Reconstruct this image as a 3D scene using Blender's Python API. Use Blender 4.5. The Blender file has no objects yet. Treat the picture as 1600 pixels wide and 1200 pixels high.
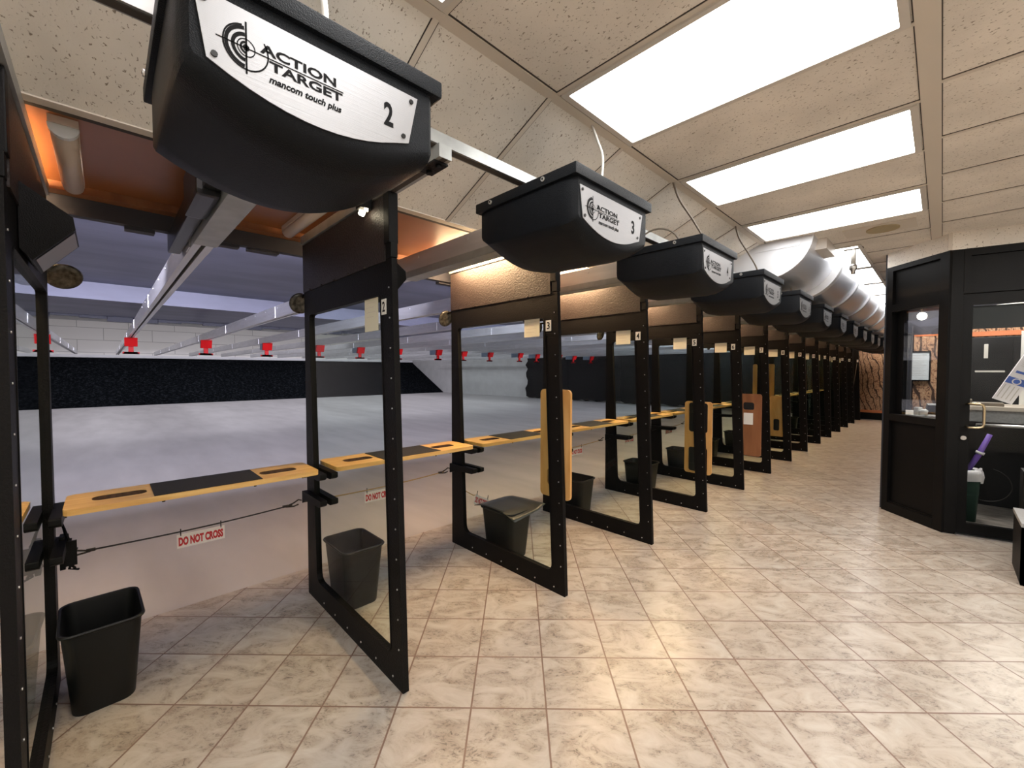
import bpy, bmesh, math, random
from mathutils import Vector, Matrix
from mathutils.geometry import tessellate_polygon
random.seed(7)
C = bpy.context.scene.collection
SC = bpy.context.scene

# ---------------------------------------------------------------- camera
F_PX, YAW, PITCH = 653.73, math.radians(45.776), math.radians(1.798)
cd = bpy.data.cameras.new('camera'); cam = bpy.data.objects.new('camera', cd); C.objects.link(cam)
cd.sensor_width = 36; cd.lens = 36 * F_PX / 1600; cd.clip_start = .03; cd.clip_end = 200
fw = Vector((-math.sin(YAW) * math.cos(PITCH), math.cos(YAW) * math.cos(PITCH), -math.sin(PITCH)))
rt = Vector((math.cos(YAW), math.sin(YAW), 0)); up = rt.cross(fw)
cam.matrix_world = Matrix(((rt.x, up.x, -fw.x, 0), (rt.y, up.y, -fw.y, 0), (rt.z, up.z, -fw.z, 1.54), (0, 0, 0, 1)))
SC.camera = cam

# ---------------------------------------------------------------- world, exposure, lights
w = bpy.data.worlds.new('world'); SC.world = w; w.use_nodes = True
w.node_tree.nodes['Background'].inputs[0].default_value = (.75, .8, 1, 1)
w.node_tree.nodes['Background'].inputs[1].default_value = .05
SC.view_settings.view_transform = 'Standard'; SC.view_settings.look = 'None'
SC.view_settings.exposure = 0.76; SC.view_settings.gamma = 1; SC.view_settings.use_curve_mapping = False
SC.cycles.use_denoising = True
SC.cycles.max_bounces = 10; SC.cycles.transparent_max_bounces = 40; SC.cycles.sample_clamp_indirect = 6

PANEL_E = 5.0        # office troffers over the walkway
TUBE_E = 95.0        # warm tubes in the stalls
def area(name, loc, direction, sx, sy, power, col, spread=180):
    l = bpy.data.lights.new(name, 'AREA'); l.shape = 'RECTANGLE'; l.size = sx; l.size_y = sy
    l.energy = power; l.color = col; l.spread = math.radians(spread)
    o = bpy.data.objects.new(name, l); C.objects.link(o); o.location = loc
    o.rotation_euler = Vector(direction).to_track_quat('-Z', 'Y').to_euler()
    return o
BLUE = (.92, .90, 1.0)
for x, y in ((1.3, -1.6), (1.3, .6), (2.5, 2.4), (1.3, 4.4), (-.7, -2.2)):
    area('room_bounce_fill', (x, y, 2.81), (0, 0, -1), 1.15, .55, 24, (1, .97, .93))  # unseen lamps added so that floor bounce lifts the ceiling
for i, y in enumerate([-2, .2, 1.9, 4.5, 7.5, 10.5, 13.5, 16.2]):
    area('range_floodlight', (-3.6, y, 2.66), (-1, 0, .36), 1.1, .14, 11, (.74, .75, 1.0), 120)
    area('range_floor_fill', (-3.7, y, 2.70), (-1, 0, -.22), 1.1, .14, 34, (.86, .84, 1.0), 75)  # extra unseen lamp added to lift the dim mid-range floor
for x in (-13.6, -17.5, -21.5, -25.5):
    for y in (-.5, 4, 8.5, 13.2):
        area('range_ceiling_lamp', (x, y, 3.85), (-.25, 0, -1), 1.4, 2.4, 34, BLUE)
for y in (0, 5, 10, 15):
    area('range_front_lamp', (-3.27, y, 2.95), (-.12, 0, -1), .10, 4.2, 22, (1.0, .88, .90), 140)

# ---------------------------------------------------------------- materials
def nd(nt, t, **k):
    n = nt.nodes.new(t)
    for a, b in k.items(): setattr(n, a, b)
    return n
def new_mat(name):
    m = bpy.data.materials.new(name); m.use_nodes = True
    return m, m.node_tree, m.node_tree.nodes['Principled BSDF']
def mat(name, col, rough=.5, metal=0, spec=.5, bump=0, scale=60, var=0, emit=None, es=0, stretch=(1, 1, 1)):
    m, nt, b = new_mat(name)
    b.inputs['Base Color'].default_value = (*col, 1); b.inputs['Roughness'].default_value = rough
    b.inputs['Metallic'].default_value = metal; b.inputs['Specular IOR Level'].default_value = spec
    if emit: b.inputs['Emission Color'].default_value = (*emit, 1); b.inputs['Emission Strength'].default_value = es
    if bump or var:
        tc = nd(nt, 'ShaderNodeTexCoord'); mp = nd(nt, 'ShaderNodeMapping'); mp.inputs['Scale'].default_value = stretch
        nt.links.new(tc.outputs['Object'], mp.inputs[0])
        no = nd(nt, 'ShaderNodeTexNoise'); no.inputs['Scale'].default_value = scale; no.inputs['Detail'].default_value = 4
        nt.links.new(mp.outputs[0], no.inputs['Vector'])
        if bump:
            bp = nd(nt, 'ShaderNodeBump'); bp.inputs['Strength'].default_value = bump; bp.inputs['Distance'].default_value = .004
            nt.links.new(no.outputs[0], bp.inputs['Height']); nt.links.new(bp.outputs[0], b.inputs['Normal'])
        if var:
            mx = nd(nt, 'ShaderNodeMix', data_type='RGBA')
            mx.inputs['A'].default_value = (*[c * (1 - var) for c in col], 1); mx.inputs['B'].default_value = (*[min(1, c * (1 + var)) for c in col], 1)
            rp = nd(nt, 'ShaderNodeMapRange'); rp.inputs[1].default_value = .35; rp.inputs[2].default_value = .65
            nt.links.new(no.outputs[0], rp.inputs[0]); nt.links.new(rp.outputs[0], mx.inputs['Factor'])
            nt.links.new(mx.outputs['Result'], b.inputs['Base Color'])
    return m
def emat(name, col, s):
    m = bpy.data.materials.new(name); m.use_nodes = True; nt = m.node_tree; nt.nodes.clear()
    e = nd(nt, 'ShaderNodeEmission'); e.inputs[0].default_value = (*col, 1); e.inputs[1].default_value = s
    o = nd(nt, 'ShaderNodeOutputMaterial'); nt.links.new(e.outputs[0], o.inputs[0]); return m
def glass_mat(name, tint, refl=1.0, rough=.02):
    m = bpy.data.materials.new(name); m.use_nodes = True; nt = m.node_tree; nt.nodes.clear()
    t = nd(nt, 'ShaderNodeBsdfTransparent'); t.inputs[0].default_value = (*tint, 1)
    g = nd(nt, 'ShaderNodeBsdfGlossy'); g.inputs['Roughness'].default_value = rough
    f = nd(nt, 'ShaderNodeFresnel'); f.inputs[0].default_value = 1.4
    k = nd(nt, 'ShaderNodeMath', operation='MULTIPLY'); k.inputs[1].default_value = refl
    mx = nd(nt, 'ShaderNodeMixShader'); o = nd(nt, 'ShaderNodeOutputMaterial')
    nt.links.new(f.outputs[0], k.inputs[0]); nt.links.new(k.outputs[0], mx.inputs[0])
    nt.links.new(t.outputs[0], mx.inputs[1]); nt.links.new(g.outputs[0], mx.inputs[2]); nt.links.new(mx.outputs[0], o.inputs[0])
    return m

def tile_floor_mat():
    m, nt, b = new_mat('stone_tile'); L = nt.links.new
    tc = nd(nt, 'ShaderNodeTexCoord')
    mp = nd(nt, 'ShaderNodeMapping', vector_type='POINT'); mp.inputs['Rotation'].default_value = (0, 0, math.radians(-45))
    L(tc.outputs['Object'], mp.inputs[0])                # x' = a=(x+y)/s2 , y' = b=(y-x)/s2
    mp2 = nd(nt, 'ShaderNodeMapping'); mp2.inputs['Location'].default_value = (-.131 / .343, -1.862 / .343, 0)
    mp2.inputs['Scale'].default_value = (1 / .343, 1 / .343, 1); L(mp.outputs[0], mp2.inputs[0])
    sp = nd(nt, 'ShaderNodeSeparateXYZ'); L(mp2.outputs[0], sp.inputs[0])
    def edge(s):
        fr = nd(nt, 'ShaderNodeMath', operation='FRACT'); L(s, fr.inputs[0])
        a = nd(nt, 'ShaderNodeMath', operation='SUBTRACT'); L(fr.outputs[0], a.inputs[0]); a.inputs[1].default_value = .5
        c = nd(nt, 'ShaderNodeMath', operation='ABSOLUTE'); L(a.outputs[0], c.inputs[0]); return c.outputs[0]
    mxx = nd(nt, 'ShaderNodeMath', operation='MAXIMUM'); L(edge(sp.outputs[0]), mxx.inputs[0]); L(edge(sp.outputs[1]), mxx.inputs[1])
    gr = nd(nt, 'ShaderNodeMapRange'); L(mxx.outputs[0], gr.inputs[0]); gr.inputs[1].default_value = .486; gr.inputs[2].default_value = .491
    fl = nd(nt, 'ShaderNodeVectorMath', operation='FLOOR'); L(mp2.outputs[0], fl.inputs[0])
    wn = nd(nt, 'ShaderNodeTexWhiteNoise'); L(fl.outputs[0], wn.inputs['Vector'])
    off = nd(nt, 'ShaderNodeVectorMath', operation='MULTIPLY_ADD'); L(wn.outputs['Color'], off.inputs[0]); off.inputs[1].default_value = (9, 9, 9); L(mp.outputs[0], off.inputs[2])
    st = nd(nt, 'ShaderNodeMapping'); st.inputs['Scale'].default_value = (1, 1.7, 1); st.inputs['Rotation'].default_value = (0, 0, .5); L(off.outputs[0], st.inputs[0])
    n1 = nd(nt, 'ShaderNodeTexNoise'); n1.inputs['Scale'].default_value = 5; n1.inputs['Detail'].default_value = 8; n1.inputs['Roughness'].default_value = .62; n1.inputs['Distortion'].default_value = 1.2
    L(st.outputs[0], n1.inputs['Vector'])
    n2 = nd(nt, 'ShaderNodeTexNoise'); n2.inputs['Scale'].default_value = 24; n2.inputs['Detail'].default_value = 10; n2.inputs['Roughness'].default_value = .75; n2.inputs['Distortion'].default_value = 2
    L(st.outputs[0], n2.inputs['Vector'])
    r1 = nd(nt, 'ShaderNodeValToRGB'); e = r1.color_ramp.elements
    e[0].position = .3; e[0].color = (.30, .245, .195, 1); e[1].position = .7; e[1].color = (.50, .47, .42, 1)
    x = e.new(.5); x.color = (.42, .37, .315, 1); L(n1.outputs[0], r1.inputs[0])
    r2 = nd(nt, 'ShaderNodeValToRGB'); e = r2.color_ramp.elements; e[0].position = .36; e[0].color = (.36, .35, .34, 1); e[1].position = .50; e[1].color = (1, 1, 1, 1)
    L(n2.outputs[0], r2.inputs[0])
    patch = nd(nt, 'ShaderNodeMapRange'); L(n1.outputs[0], patch.inputs[0]); patch.inputs[1].default_value = .55; patch.inputs[2].default_value = .42
    mu = nd(nt, 'ShaderNodeMix', data_type='RGBA', blend_type='MULTIPLY'); L(patch.outputs[0], mu.inputs['Factor']); L(r1.outputs[0], mu.inputs['A']); L(r2.outputs[0], mu.inputs['B'])
    g = nd(nt, 'ShaderNodeMix', data_type='RGBA'); L(gr.outputs[0], g.inputs['Factor']); L(mu.outputs['Result'], g.inputs['A']); g.inputs['B'].default_value = (.20, .13, .10, 1)
    L(g.outputs['Result'], b.inputs['Base Color'])
    ro = nd(nt, 'ShaderNodeMapRange'); L(n2.outputs[0], ro.inputs[0]); ro.inputs[3].default_value = .22; ro.inputs[4].default_value = .38
    L(ro.outputs[0], b.inputs['Roughness'])
    hs = nd(nt, 'ShaderNodeMath', operation='MULTIPLY_ADD'); L(gr.outputs[0], hs.inputs[0]); hs.inputs[1].default_value = -1.5; L(n1.outputs[0], hs.inputs[2])
    bp = nd(nt, 'ShaderNodeBump'); bp.inputs['Strength'].default_value = .25; bp.inputs['Distance'].default_value = .003; L(hs.outputs[0], bp.inputs['Height']); L(bp.outputs[0], b.inputs['Normal'])
    return m
def ceiling_mat(name, base):
    m, nt, b = new_mat(name); L = nt.links.new
    tc = nd(nt, 'ShaderNodeTexCoord')
    mp = nd(nt, 'ShaderNodeMapping'); mp.inputs['Scale'].default_value = (1, 1.5, 1); mp.inputs['Rotation'].default_value = (0, 0, .6); L(tc.outputs['Object'], mp.inputs[0])
    no = nd(nt, 'ShaderNodeTexNoise'); no.inputs['Scale'].default_value = 75; no.inputs['Detail'].default_value = 2; no.inputs['Distortion'].default_value = .6; L(mp.outputs[0], no.inputs['Vector'])
    r = nd(nt, 'ShaderNodeValToRGB'); e = r.color_ramp.elements
    e[0].position = .30; e[0].color = (base[0] * .38, base[1] * .34, base[2] * .3, 1); e[1].position = .37; e[1].color = (*base, 1); L(no.outputs[0], r.inputs[0])
    n2 = nd(nt, 'ShaderNodeTexNoise'); n2.inputs['Scale'].default_value = 2.5; n2.inputs['Detail'].default_value = 4; L(tc.outputs['Object'], n2.inputs['Vector'])
    v = nd(nt, 'ShaderNodeMapRange'); L(n2.outputs[0], v.inputs[0]); v.inputs[1].default_value = .3; v.inputs[2].default_value = .7; v.inputs[3].default_value = .86; v.inputs[4].default_value = 1.08
    mu = nd(nt, 'ShaderNodeVectorMath', operation='SCALE'); L(r.outputs[0], mu.inputs[0]); L(v.outputs[0], mu.inputs['Scale']); L(mu.outputs[0], b.inputs['Base Color'])
    b.inputs['Roughness'].default_value = .9; b.inputs['Specular IOR Level'].default_value = .1
    bp = nd(nt, 'ShaderNodeBump'); bp.inputs['Strength'].default_value = .4; bp.inputs['Distance'].default_value = .003; L(no.outputs[0], bp.inputs['Height']); L(bp.outputs[0], b.inputs['Normal'])
    return m
def wood_mat(name, a, c, sc=(18, 1.6, 18)):
    m, nt, b = new_mat(name); L = nt.links.new
    tc = nd(nt, 'ShaderNodeTexCoord'); mp = nd(nt, 'ShaderNodeMapping'); mp.inputs['Scale'].default_value = sc; L(tc.outputs['Object'], mp.inputs[0])
    no = nd(nt, 'ShaderNodeTexNoise'); no.inputs['Scale'].default_value = 1.5; no.inputs['Detail'].default_value = 6; no.inputs['Distortion'].default_value = .8; L(mp.outputs[0], no.inputs['Vector'])
    r = nd(nt, 'ShaderNodeValToRGB'); e = r.color_ramp.elements; e[0].position = .35; e[0].color = (*a, 1); e[1].position = .65; e[1].color = (*c, 1)
    L(no.outputs[0], r.inputs[0]); L(r.outputs[0], b.inputs['Base Color']); b.inputs['Roughness'].default_value = .38
    return m
def camo_mat():
    m, nt, b = new_mat('camouflage_paper'); L = nt.links.new
    tc = nd(nt, 'ShaderNodeTexCoord'); mp = nd(nt, 'ShaderNodeMapping'); mp.inputs['Scale'].default_value = (4.4, 4.4, 2.4); mp.inputs['Rotation'].default_value = (0, .35, 0); L(tc.outputs['Object'], mp.inputs[0])
    n = nd(nt, 'ShaderNodeTexNoise'); n.inputs['Scale'].default_value = 4.5; n.inputs['Detail'].default_value = 7; n.inputs['Roughness'].default_value = .65; n.inputs['Distortion'].default_value = 2.5; L(mp.outputs[0], n.inputs['Vector'])
    r = nd(nt, 'ShaderNodeValToRGB'); e = r.color_ramp.elements
    e[0].position = .34; e[0].color = (.025, .013, .008, 1); e[1].position = .70; e[1].color = (.78, .55, .36, 1)
    for p, c in ((.41, (.12, .05, .03, 1)), (.47, (.42, .22, .12, 1)), (.55, (.62, .40, .24, 1)), (.60, (.22, .11, .06, 1)), (.63, (.7, .48, .3, 1))): x = e.new(p); x.color = c
    L(n.outputs[0], r.inputs[0])
    wv = nd(nt, 'ShaderNodeTexWave'); wv.inputs['Scale'].default_value = .55; wv.inputs['Distortion'].default_value = 9; wv.inputs['Detail'].default_value = 3; L(mp.outputs[0], wv.inputs['Vector'])
    r2 = nd(nt, 'ShaderNodeValToRGB'); e = r2.color_ramp.elements; e[0].position = .04; e[0].color = (1, 1, 1, 1); e[1].position = .09; e[1].color = (0, 0, 0, 1); L(wv.outputs['Fac'], r2.inputs[0])
    mx = nd(nt, 'ShaderNodeMix', data_type='RGBA'); L(r2.outputs[0], mx.inputs['Factor']); L(r.outputs[0], mx.inputs['A']); mx.inputs['B'].default_value = (.05, .022, .012, 1)
    L(mx.outputs['Result'], b.inputs['Base Color']); b.inputs['Roughness'].default_value = .7
    return m
def block_mat():
    m, nt, b = new_mat('painted_block'); L = nt.links.new
    tc = nd(nt, 'ShaderNodeTexCoord'); mp = nd(nt, 'ShaderNodeMapping'); mp.inputs['Rotation'].default_value = (0, math.radians(90), math.radians(90)); L(tc.outputs['Object'], mp.inputs[0])
    sp = nd(nt, 'ShaderNodeSeparateXYZ'); cb = nd(nt, 'ShaderNodeCombineXYZ'); L(tc.outputs['Object'], sp.inputs[0]); L(sp.outputs[1], cb.inputs[0]); L(sp.outputs[2], cb.inputs[1])
    br = nd(nt, 'ShaderNodeTexBrick'); L(cb.outputs[0], br.inputs['Vector']); br.inputs['Scale'].default_value = 1
    br.inputs['Brick Width'].default_value = 1.9; br.inputs['Row Height'].default_value = .62; br.inputs['Mortar Size'].default_value = .012
    br.inputs['Color1'].default_value = (.78, .76, .71, 1); br.inputs['Color2'].default_value = (.82, .80, .76, 1); br.inputs['Mortar'].default_value = (.42, .40, .37, 1)
    L(br.outputs[0], b.inputs['Base Color']); b.inputs['Roughness'].default_value = .8
    return m
def rubber_mat():
    m, nt, b = new_mat('rubber_chips'); L = nt.links.new
    tc = nd(nt, 'ShaderNodeTexCoord')
    v = nd(nt, 'ShaderNodeTexNoise'); v.inputs['Scale'].default_value = 9; v.inputs['Detail'].default_value = 6; v.inputs['Roughness'].default_value = .8; L(tc.outputs['Object'], v.inputs['Vector'])
    r = nd(nt, 'ShaderNodeValToRGB'); e = r.color_ramp.elements; e[0].position = .5; e[0].color = (.0012, .002, .003, 1); e[1].position = .82; e[1].color = (.05, .056, .065, 1); L(v.outputs[0], r.inputs[0])
    L(r.outputs[0], b.inputs['Base Color']); b.inputs['Roughness'].default_value = .9; b.inputs['Specular IOR Level'].default_value = .04
    bp = nd(nt, 'ShaderNodeBump'); bp.inputs['Strength'].default_value = 1; bp.inputs['Distance'].default_value = .05; L(v.outputs[0], bp.inputs['Height']); L(bp.outputs[0], b.inputs['Normal'])
    return m

M = dict(
    tile=tile_floor_mat(), ceil=ceiling_mat('acoustic_tile', (.80, .75, .68)), slope=ceiling_mat('acoustic_tile_sloped', (.82, .785, .72)),
    tbar=mat('ceiling_bar_paint', (.66, .60, .52), .5), tdark=mat('joint_shadow_gap', (.05, .04, .035), .8),
    black=mat('black_powder_coat', (.0035, .0034, .0035), .5, bump=.25, scale=260, spec=.16),
    blackp=mat('black_frame_coat', (.0045, .004, .004), .5, bump=.5, scale=130, spec=.14), blacku=mat('lamplit_black_panel', (.024, .017, .0155), .45, bump=.9, scale=110, spec=.35, var=.25),  # blacku: black coat lightened to carry the tube lamps' glow
    hood=mat('textured_black_plastic', (.004, .0055, .008), .45, bump=.6, scale=330, spec=.17),
    rubberlid=mat('black_rubber', (.009, .009, .01), .55), binm=mat('black_bin_plastic', (.005, .0055, .0055), .45, spec=.3, bump=.02, scale=200),
    plate=mat('brushed_steel', (.36, .36, .37), .5, .85, bump=.12, scale=90, stretch=(1, .05, 6)), ink=mat('black_ink', (.006, .006, .007), .6, spec=.1),
    screw=mat('screw_steel', (.6, .6, .6), .3, 1), blackscrew=mat('black_screw', (.006, .006, .007), .35),
    galv=mat('galvanised_steel', (.62, .62, .64), .36, .6, bump=.08, scale=5, var=.07, stretch=(.5, 4, 4)),
    strut=mat('painted_strut', (.36, .37, .36), .42, .6, var=.12, scale=9),
    glass=glass_mat('stall_glass', (.85, .93, .885), .6), oglass=glass_mat('office_glass', (.90, .91, .91), .3),
    mat=mat('rubber_mat', (.011, .011, .013), .75, bump=.6, scale=200), wood=wood_mat('varnished_ply', (.66, .37, .11), (.80, .52, .19)),
    slotshade=mat('slot_shade_brown', (.09, .045, .025), .6, var=.3, scale=60), woodb=wood_mat('birch_board', (.62, .32, .10), (.74, .43, .165), (5, 5, 1.2)),
    brownb=wood_mat('brown_board', (.22, .085, .035), (.31, .13, .055), (5, 5, 1.2)),
    soffit=wood_mat('soffit_hardboard', (.25, .085, .024), (.30, .11, .034), (1.5, 1.5, 1.5)), concrete=mat('range_concrete', (.47, .455, .45), .5, var=.08, scale=1.3, bump=.05, spec=.3, stretch=(.5, 2, 1)),
    block=block_mat(), rubber=rubber_mat(), baffle=mat('painted_steel_baffle', (.10, .105, .155), .5, var=.2, scale=2.2, stretch=(1, .3, 1), bump=.1),
    darkb=mat('dark_baffle', (.035, .037, .05), .7), foam=mat('black_foam', (.004, .005, .0055), .85, bump=1, scale=14, var=.5, spec=.2), whitew=mat('painted_side_wall', (.62, .62, .62), .75, var=.05, scale=2),
    wall=mat('painted_plaster', (.74, .69, .62), .8, var=.03, scale=3), camo=camo_mat(), orange=mat('orange_trim', (.62, .19, .07), .5),
    lamp=emat('troffer_diffuser', (1, .985, .965), PANEL_E), tube=emat('warm_tube', (1, .66, .36), TUBE_E), frame=mat('troffer_frame', (.62, .58, .53), .4),
    wrap=mat('lamp_housing', (.62, .53, .46), .4), cap=mat('white_end_cap', (.72, .76, .78), .35), white=mat('white_paper', (.80, .80, .76), .7),
    note=mat('cream_note', (.80, .78, .62), .7), red=mat('red_plastic', (.50, .004, .006), .5, spec=.2), redink=mat('red_ink', (.50, .02, .03), .5), bluegrey=mat('blue_grey_board', (.24, .32, .43), .5),
    clearp=mat('laminate', (.76, .72, .70), .35), cord=mat('black_cord', (.02, .018, .016), .6), cordtan=mat('tan_cord', (.42, .29, .12), .6),
    duct=mat('duct_sheet_metal', (.84, .87, .93), .28, .7, bump=.2, scale=4), ductw=mat('white_duct_flange', (.60, .61, .64), .45),
    cable=mat('grey_cable', (.48, .46, .42), .4), dcable=mat('dark_cable', (.16, .13, .10), .5), conduit=mat('flexible_conduit', (.66, .65, .60), .4, .3),
    brass=mat('satin_brass', (.62, .52, .34), .25, 1), alu=mat('aluminium', (.62, .62, .62), .3, 1), purple=mat('purple_plastic', (.22, .12, .52), .4),
    green=mat('dark_green_bin', (.02, .06, .045), .5), bag=mat('white_plastic_bag', (.75, .73, .74), .4), blue=mat('blue_print', (.06, .13, .45), .5),
    desk=mat('desk_laminate', (.62, .55, .46), .45), greymetal=mat('grey_worktop', (.30, .30, .30), .45, var=.1), frosted=mat('dark_cabinet', (.006, .0065, .008), .35),
    offfloor=mat('office_floor_tile', (.30, .27, .24), .3, var=.35, scale=6, stretch=(1, 3, 1)), exitg=emat('exit_green', (.25, .9, .45), 1.6), bulb=emat('bright_bulb', (1, .86, .72), 28),
    disc=mat('smoky_steel_disc', (.085, .08, .068), .35, .6, var=.6, scale=40), screen=mat('dull_screen', (.22, .22, .25), .3), olive=mat('tan_tape', (.4, .33, .2), .7),
    topband=mat('dark_band', (.02, .024, .026), .6))

# ---------------------------------------------------------------- mesh building
def tag(o, label=None, cat=None, group=None, kind=None):
    if label: o['label'] = label
    if cat: o['category'] = cat
    if group: o['group'] = group
    if kind: o['kind'] = kind
    return o
def empty(name, loc=(0, 0, 0), rz=0):
    o = bpy.data.objects.new(name, None); C.objects.link(o); o.location = loc; o.rotation_euler = (0, 0, rz); o.empty_display_size = .1
    return o
class MB:
    def __init__(s): s.v = []; s.f = []; s.mi = []; s.cur = 0; s.sm = []
    def add(s, vs, fs, smooth=False, xf=None):
        o = len(s.v)
        s.v += [tuple(xf @ Vector(p)) if xf else tuple(p) for p in vs]
        for f in fs: s.f.append([i + o for i in f]); s.mi.append(s.cur); s.sm.append(smooth)
    def box(s, x0, x1, y0, y1, z0, z1, bev=0, xf=None):
        if bev:
            b = bmesh.new(); bmesh.ops.create_cube(b, size=1)
            bmesh.ops.scale(b, vec=(x1 - x0, y1 - y0, z1 - z0), verts=b.verts)
            bmesh.ops.translate(b, vec=((x0 + x1) / 2, (y0 + y1) / 2, (z0 + z1) / 2), verts=b.verts)
            bmesh.ops.bevel(b, geom=b.edges[:], offset=bev, segments=2, affect='EDGES', profile=.7)
            b.verts.index_update(); s.add([v.co[:] for v in b.verts], [[v.index for v in f.verts] for f in b.faces], False, xf); b.free(); return
        vs = [(x, y, z) for z in (z0, z1) for y in (y0, y1) for x in (x0, x1)]
        s.add(vs, [(0, 2, 3, 1), (4, 5, 7, 6), (0, 1, 5, 4), (2, 6, 7, 3), (0, 4, 6, 2), (1, 3, 7, 5)], False, xf)
    def prism(s, loops, a, b, axis='y', smooth=False, xf=None):
        """loops: outer then holes, 2D points; extruded along axis. 2D coords map to the other two axes in x,y,z order."""
        def to3(p, t):
            return {'x': (t, p[0], p[1]), 'y': (p[0], t, p[1]), 'z': (p[0], p[1], t)}[axis]
        tris = tessellate_polygon([[Vector((p[0], p[1], 0)) for p in lp] for lp in loops])
        flat = [p for lp in loops for p in lp]; n = len(flat)
        s.add([to3(p, a) for p in flat] + [to3(p, b) for p in flat], [tuple(t) for t in tris] + [tuple(i + n for i in t)[::-1] for t in tris], False, xf)
        for lp in loops:
            m = len(lp); s.add([to3(p, a) for p in lp] + [to3(p, b) for p in lp], [(i, (i + 1) % m, m + (i + 1) % m, m + i) for i in range(m)], smooth, xf)
    def tube(s, pts, r, seg=8, cap=True, smooth=True, xf=None):
        pts = [Vector(p) for p in pts]; rs = r if isinstance(r, (list, tuple)) else [r] * len(pts)
        vs = []; fs = []; ref = None
        for i, p in enumerate(pts):
            t = (pts[min(i + 1, len(pts) - 1)] - pts[max(i - 1, 0)]).normalized()
            if ref is None: ref = Vector((0, 0, 1)) if abs(t.z) < .9 else Vector((1, 0, 0))
            u = t.cross(ref).normalized(); v = u.cross(t).normalized(); ref = v
            for k in range(seg):
                a = 2 * math.pi * k / seg; vs.append(p + (u * math.cos(a) + v * math.sin(a)) * rs[i])
        for i in range(len(pts) - 1):
            for k in range(seg): fs.append((i * seg + k, i * seg + (k + 1) % seg, (i + 1) * seg + (k + 1) % seg, (i + 1) * seg + k))
        s.add(vs, fs, smooth, xf)
        if cap: s.add(vs[:seg], [tuple(range(seg))[::-1]], False, xf); s.add(vs[-seg:], [tuple(range(seg))], False, xf)
    def rings(s, rings, smooth=True, caps=(True, True), xf=None):
        n = len(rings[0]); vs = [p for r in rings for p in r]
        s.add(vs, [(i * n + k, i * n + (k + 1) % n, (i + 1) * n + (k + 1) % n, (i + 1) * n + k) for i in range(len(rings) - 1) for k in range(n)], smooth, xf)
        if caps[0]: s.add(rings[0], [tuple(range(n))[::-1]], False, xf)
        if caps[1]: s.add(rings[-1], [tuple(range(n))], False, xf)
    def text(s, txt, origin, u, v, width, height, depth=.001, bold=.0, shear=0):
        """text fitted to width x height, baseline-left at origin, reading along u, up along v"""
        vs, tr = text_geo(txt, bold, shear)
        if not vs: return
        xs = [p[0] for p in vs]; ys = [p[1] for p in vs]; x0, x1, y0, y1 = min(xs), max(xs), min(ys), max(ys)
        u = Vector(u); v = Vector(v); n = u.cross(v); o = Vector(origin)
        s.add([o + u * ((p[0] - x0) / (x1 - x0) * width) + v * ((p[1] - y0) / (y1 - y0) * height) + n * depth for p in vs], tr)
    def build(s, name, mats, parent=None, smooth_angle=None):
        me = bpy.data.meshes.new(name); me.from_pydata(s.v, [], s.f)
        if not isinstance(mats, (list, tuple)): mats = [mats]
        for m in mats: me.materials.append(m)
        me.polygons.foreach_set('material_index', s.mi); me.polygons.foreach_set('use_smooth', s.sm); me.update()
        bm = bmesh.new(); bm.from_mesh(me); bmesh.ops.remove_doubles(bm, verts=bm.verts, dist=1e-6); bmesh.ops.recalc_face_normals(bm, faces=bm.faces); bm.to_mesh(me); bm.free()
        if smooth_angle: me.set_sharp_from_angle(angle=math.radians(smooth_angle))
        o = bpy.data.objects.new(name, me); C.objects.link(o)
        if parent: o.parent = parent
        return o
_tc = {}
def text_geo(txt, bold, shear):
    k = (txt, bold, shear)
    if k not in _tc:
        c = bpy.data.curves.new('t', 'FONT'); c.body = txt; c.offset = bold; c.shear = shear; c.resolution_u = 3
        o = bpy.data.objects.new('t', c); C.objects.link(o); bpy.context.view_layer.update()
        me = o.evaluated_get(bpy.context.evaluated_depsgraph_get()).to_mesh()
        _tc[k] = ([v.co[:] for v in me.vertices], [tuple(p.vertices) for p in me.polygons])
        bpy.data.objects.remove(o); bpy.data.curves.remove(c)
    return _tc[k]
def rrect(x0, x1, y0, y1, r, n=5):
    rs = r if isinstance(r, (list, tuple)) else [r] * 4     # bl, br, tr, tl
    out = []
    for (cx, cy, a0), q in zip(((x0, y0, 180), (x1, y0, 270), (x1, y1, 0), (x0, y1, 90)), rs):
        sx = 1 if cx == x0 else -1; sy = 1 if cy == y0 else -1
        for i in range(n + 1):
            a = math.radians(a0 + 90 * i / n); out.append((cx + sx * q + q * math.cos(a), cy + sy * q + q * math.sin(a)))
    return out
def roundpoly(pts, r, n=5):
    out = []; m = len(pts)
    for i in range(m):
        p = Vector(pts[i]); a = (Vector(pts[i - 1]) - p); b = (Vector(pts[(i + 1) % m]) - p); q = r[i] if isinstance(r, (list, tuple)) else r
        for k in range(n + 1):
            t = k / n; A = p + a.normalized() * q; B = p + b.normalized() * q
            out.append(tuple((1 - t) ** 2 * A + 2 * t * (1 - t) * p + t * t * B))
    return out
def copy_tree(o, parent=None):
    c = o.copy(); C.objects.link(c)
    if parent: c.parent = parent
    for ch in list(o.children): copy_tree(ch, c)
    return c
def struct(name, mb, m, label=None, parent=None):
    o = mb.build(name, m, parent); return tag(o, label, kind=None if parent else 'structure')

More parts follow.
